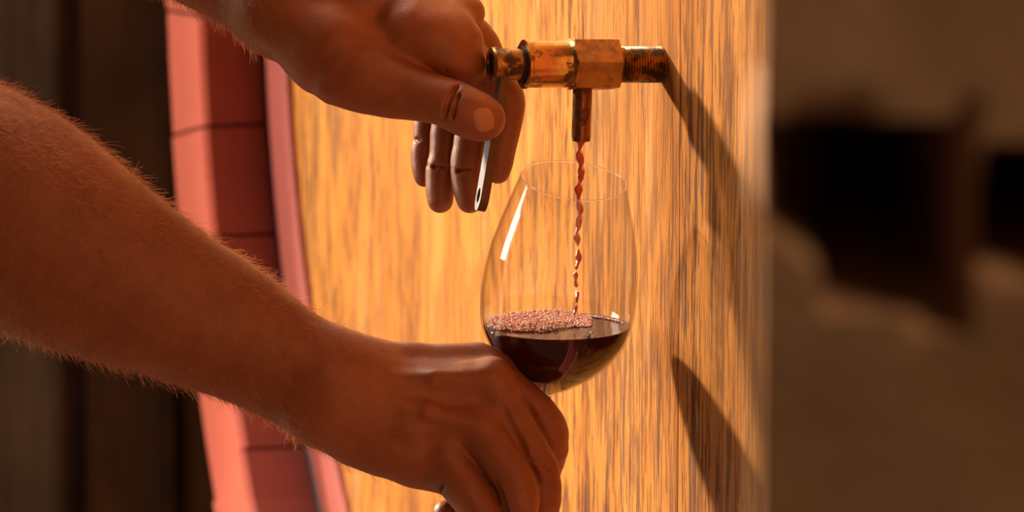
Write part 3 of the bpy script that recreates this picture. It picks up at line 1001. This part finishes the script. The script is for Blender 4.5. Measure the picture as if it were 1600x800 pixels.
def sleeves():
    m = Mat('dark_work_shirt'); m.set(Roughness=0.85)
    v = m.coords(); m.base(m.mix(m.noise(v, 30, 3, 0.6), (0.05, 0.045, 0.045), (0.09, 0.08, 0.075)))
    m.normal(m.bump(m.noise(v, 700, 2, 0.5), 0.3, 0.0006))
    for pts, seed in (([(-480, -110, 66+RW, 180), (-570, -240, 95+RW, 186), (-700, -420, 130+RW, 200)], 1), ([(-420, -426, 420+LW, 174), (-520, -472, 484+LW, 180), (-700, -560, 600+LW, 196)], 2)):
        sp = np.array(spline([pts[0], pts[1], pts[2]], 8)); n = 44; vs, fs = [], []
        secs = []
        dirv = sp[-1, :3]-sp[0, :3]; dirv /= np.linalg.norm(dirv)
        a = np.cross(dirv, [0, 0, 1.]); a /= np.linalg.norm(a); b = np.cross(dirv, a)
        rows = [(sp[0, :3]-dirv*0+dirv*6, sp[0, 3]-7)]+[(s[:3], s[3]) for s in sp]+[(sp[-1, :3]+dirv*90, sp[-1, 3]*0.8), (sp[-1, :3]+dirv*150, 5)]
        for k, (c, r) in enumerate(rows):
            for i in range(n):
                t = 2*math.pi*i/n
                rr = r*(1+0.025*math.sin(t*5+k*0.5+seed)+0.015*math.sin(t*9-k))
                vs.append(c+(a*math.cos(t)+b*math.sin(t))*rr)
        for k in range(len(rows)-1):
            for i in range(n): fs.append((k*n+i, k*n+(i+1) % n, (k+1)*n+(i+1) % n, (k+1)*n+i))
        Wv = A2W(np.array(vs))-np.array(PROOT.location)
        mesh_obj('shirt_sleeve', [Vector(x) for x in Wv], fs, m.m, PROOT)

def build_person():
    root = empty('person', A2W(np.array([-260., 150., 300.])))
    tag(root, 'person reaching in from the left, bare hairy forearms, working the tap and holding the glass', 'person')
    V1, Q1 = right_arm(); V2, Q2 = left_arm(); V3, Q3 = upper_arms()
    V = np.concatenate([V1, V2, V3]); Q = np.concatenate([Q1, Q2+len(V1), Q3+len(V1)+len(V2)])
    Wp = A2W(V) - np.array(root.location)
    me = bpy.data.meshes.new('arms')
    me.vertices.add(len(Wp)); me.vertices.foreach_set('co', Wp.ravel())
    me.loops.add(Q.size); me.loops.foreach_set('vertex_index', Q[:, ::-1].ravel() if FLIPQ else Q.ravel())
    me.polygons.add(len(Q)); me.polygons.foreach_set('loop_start', np.arange(0, Q.size, 4)); me.polygons.foreach_set('loop_total', np.full(len(Q), 4))
    me.update(calc_edges=True); me.polygons.foreach_set('use_smooth', np.ones(len(Q), bool)); me.validate()
    me.materials.append(M['skin'])
    o = bpy.data.objects.new('body', me); COL.objects.link(o); o.parent = root
    # ---- normals for hair
    nr = np.zeros(len(V)*3); me.vertices.foreach_get('normal', nr); nr = nr.reshape(-1, 3)
    return root, V, Wp, nr, len(V1), len(V1)+len(V2)
HVOX = 3.2
LW = -32.0
RW = -34.0
FLIPQ = True
PROOT, PV, PW, PN, NV1, NVL = build_person()

def hairs():
    R = np.array(R_); U = np.array(U_); F = np.array(F_)
    rs = np.random.RandomState(3)
    V = PV
    idx = np.arange(len(V)); arm1 = idx < NV1
    u, v = V[:, 0], V[:, 1]
    # probability: dense on the forearm, thinning over the wrist and gone on the hand
    p = np.zeros(len(V))
    p1 = np.clip((640-u)/170, 0, 1)**1.3
    p[arm1] = p1[arm1]; NV2 = idx < NVL
    p[arm1 & (u < -60)] = 0
    p2 = np.clip((430-u)/110, 0, 1)
    p[~arm1] = p2[~arm1]; p[~arm1 & (v < -60)] = 0; p[~NV2] = 0
    p /= p.sum()
    NH = 13000
    pick = rs.choice(len(V), NH, p=p)
    base = PW[pick]; n = PN[pick]
    ax1 = np.array([math.cos(math.radians(27)), math.sin(math.radians(27)), 0])
    axw1 = R*ax1[0]-U*ax1[1]
    axw2 = R*0.80-U*0.52-F*0.3
    dirs = np.where((pick < NV1)[:, None], axw1, axw2)
    # hairs lean towards the little-finger side and downward, each with its own whim
    lean = -U*0.35
    t = dirs*rs.uniform(0.3, 1.0, (NH, 1)) + lean*rs.uniform(-0.6, 1.0, (NH, 1)) + rs.normal(0, 0.33, (NH, 3))
    t -= n*(t*n).sum(1, keepdims=True)
    t /= np.linalg.norm(t, axis=1, keepdims=True)+1e-9
    ln = rs.uniform(0.0035, 0.0125, NH)*np.where(PV[pick, 0] > 500, 0.75, 1.0)
    lift = rs.uniform(0.25, 0.95, NH)
    curl = rs.normal(0, 0.55, (NH, 3))
    K = 5; rings = []
    s = np.linspace(0, 1, K)
    pts = []
    for a in s:
        d = n*(lift[:, None]*(a-0.42*a*a)) + t*(0.75*a) + curl*(a*a*0.38)
        pts.append(base - n*0.0002 + d*ln[:, None])
    vs = []; rad = [0.00008, 0.000075, 0.000065, 0.00005, 0.00002]
    for k in range(K):
        tg = pts[min(k+1, K-1)]-pts[max(k-1, 0)]; tg /= np.linalg.norm(tg, axis=1, keepdims=True)+1e-12
        sd = np.cross(tg, n); sd /= np.linalg.norm(sd, axis=1, keepdims=True)+1e-9
        sd2 = np.cross(tg, sd)
        for j in range(3):
            c, s_ = math.cos(2.0944*j), math.sin(2.0944*j)
            vs.append(pts[k]+(sd*c+sd2*s_)*rad[k])
    VV = np.stack(vs, 1)               # NH, 15, 3
    fq = []
    for k in range(K-1):
        for j in range(3):
            a = k*3+j; b = k*3+(j+1) % 3; fq.append((a, b, b+3, a+3))
    fq = np.array(fq)
    Q = (fq[None]+np.arange(NH)[:, None, None]*15).reshape(-1, 4)
    me = bpy.data.meshes.new('arm_hair')
    me.vertices.add(NH*15); me.vertices.foreach_set('co', VV.reshape(-1))
    me.loops.add(Q.size); me.loops.foreach_set('vertex_index', Q.ravel())
    me.polygons.add(len(Q)); me.polygons.foreach_set('loop_start', np.arange(0, Q.size, 4)); me.polygons.foreach_set('loop_total', np.full(len(Q), 4))
    me.update(calc_edges=True); me.polygons.foreach_set('use_smooth', np.ones(len(Q), bool))
    hm = Mat('fair_brown_arm_hair'); hm.set(Roughness=0.35)
    hm.b.inputs['Base Color'].default_value = (0.70, 0.38, 0.18, 1)
    hm.b.inputs['Transmission Weight'].default_value = 0.0
    tl = hm.node('ShaderNodeBsdfTranslucent'); tl.inputs[0].default_value = (0.95, 0.58, 0.32, 1)
    mx = hm.node('ShaderNodeMixShader'); mx.inputs[0].default_value = 0.45
    hm.link(hm.b.outputs[0], mx.inputs[1]); hm.link(tl.outputs[0], mx.inputs[2]); hm.link(mx.outputs[0], hm.out.inputs['Surface'])
    me.materials.append(hm.m)
    o = bpy.data.objects.new('arm_hair', me); COL.objects.link(o); o.parent = PROOT
    tag(o, 'fine fair hair on both forearms', kind='stuff')
hairs()
sleeves()

def nail():
    # thumbnail: a gently domed plate on the thumb tip facing the camera
    c = np.array([757., 191., 0.]); vs, fs = [], []
    VL = PV[NV1:NVL]; VL = VL[(abs(VL[:, 0]-757) < 45) & (abs(VL[:, 1]-191) < 45) & (VL[:, 2] < -68+LW)]
    nx, ny = 12, 14; a = math.radians(-68)     # long axis of the thumb tip
    ca, sa = math.cos(a), math.sin(a)
    for s_ in (0, 1):
        for i in range(nx+1):
            for j in range(ny+1):
                x = -1+2*i/nx; y = -1+2*j/ny
                # superellipse footprint
                r = max(1e-6, (abs(x)**3+abs(y)**3)**(1/3)); m = max(abs(x), abs(y))
                X = x*m/r*15.5 if r > 0 else 0; Y = y*m/r*19.0
                u = X; v = Y
                w_ = 0.013*X*X+0.005*Y*Y + (2.0 if s_ else 0) + (2.2 if m > 0.96 else 0)
                U0, V0 = c[0]+u*NA[0]+v*NA[1], c[1]+u*NA[2]+v*NA[3]
                wt = np.exp(-((VL[:, 0]-U0)**2+(VL[:, 1]-V0)**2)/18)+1e-9
                fw = float((VL[:, 2]*wt).sum()/wt.sum())
                vs.append((U0, V0, fw - 1.6*(1-m**4) - 0.3 + (1.6 if s_ else 0)))
    st = (nx+1)*(ny+1)
    for i in range(nx):
        for j in range(ny):
            q = [i*(ny+1)+j, (i+1)*(ny+1)+j, (i+1)*(ny+1)+j+1, i*(ny+1)+j+1]
            fs.append(q[::-1]); fs.append([x+st for x in q])
    Wv = A2W(np.array(vs))-np.array(PROOT.location)
    mesh_obj('thumbnail', [Vector(x) for x in Wv], fs, M['nail'], PROOT)
NA = (0.97, 0.22, -0.22, 0.97)
nail()

# ------------------------------------------------------------------ stone pillar close to the camera at the right
def pillar():
    m = Mat('brown_sandstone')
    v = m.coords((1, 1, 1))
    c = m.ramp(m.noise(v, 9, 4, 0.6), [(0.3, (0.36, 0.175, 0.065)), (0.7, (0.58, 0.32, 0.17))])
    m.base(c); m.set(Roughness=0.9)
    m.normal(m.bump(m.noise(v, 24, 5, 0.7), 0.4, 0.006))
    YP = 1.50
    a = P(1183, 400, YP)
    q = YP/FPX
    bm = bmesh.new()
    # front face in x (right) and z, with a ragged recess; depth along +y
    x0, x1 = 0.0, 0.60; z0, z1 = 0.0, 2.4
    zc = a.z
    nx, nz = 90, 150
    rs = np.random.RandomState(5)
    import mathutils.noise as mn
    def col(xp, i):   # graded grid in x, fine where seen
        return x0+(x1-x0)*(i/nx)**1.8
    def zz(j):
        t = j/nz*2-1
        return zc + (abs(t)**1.7)*(1 if t > 0 else -1)*((z1-zc) if t > 0 else (zc-z0))
    def depth(x, z):
        px = 1183+x/q*1.0; py = 400-(z-zc)/q
        n = mn.noise(Vector((x*45, z*45, 1.3)))*9+mn.noise(Vector((x*110, z*110, 5.1)))*3
        def inside(l, r, t, b, soft=60):
            d = min(px+n-l, r-px-n, py+n*0.7-t, b-py-n)
            return max(0.0, min(1.0, d/soft+0.5))
        bot = 455-0.10*0+ (px-1330)*0.13 if px > 1290 else 330+(px-1200)*0.75
        k = inside(1196, 1480, 212, bot)
        k = max(k, inside(1562, 1680, 270, 400))
        rough = mn.noise(Vector((x*16, z*16, 9)))*0.004
        return 0.20*k + rough
    g = [[bm.verts.new((col(0, i), depth(col(0, i), zz(j)) if i else 0.004*mn.noise(Vector((0, zz(j)*30, 0)))+0.004, zz(j))) for j in range(nz+1)] for i in range(nx+1)]
    for i in range(nx):
        for j in range(nz): bm.faces.new((g[i][j], g[i+1][j], g[i+1][j+1], g[i][j+1]))
    T = 0.30
    back = [[bm.verts.new((x, T, z)) for z in (z0, z1)] for x in (x0+0.06, x1)]
    # sides
    bm.faces.new([g[0][j] for j in range(nz+1)]+[back[0][1], back[0][0]])
    bm.faces.new([back[1][0], back[1][1]]+[g[nx][j] for j in range(nz, -1, -1)])
    bm.faces.new([g[i][nz] for i in range(nx+1)]+[back[1][1], back[0][1]])
    bm.faces.new([back[0][0], back[1][0]]+[g[i][0] for i in range(nx, -1, -1)])
    bm.faces.new([back[0][0], back[0][1], back[1][1], back[1][0]])
    bmesh.ops.recalc_face_normals(bm, faces=bm.faces)
    o = bm_obj('stone_pillar', bm, m.m, smooth=True)
    o.modifiers.new('edge', 'EDGE_SPLIT').split_angle = math.radians(60)
    o.location = (a.x, a.y, 0)
    tag(o, 'rough brown stone pillar with dark recesses, blurred at the right edge', 'pillar')
pillar()
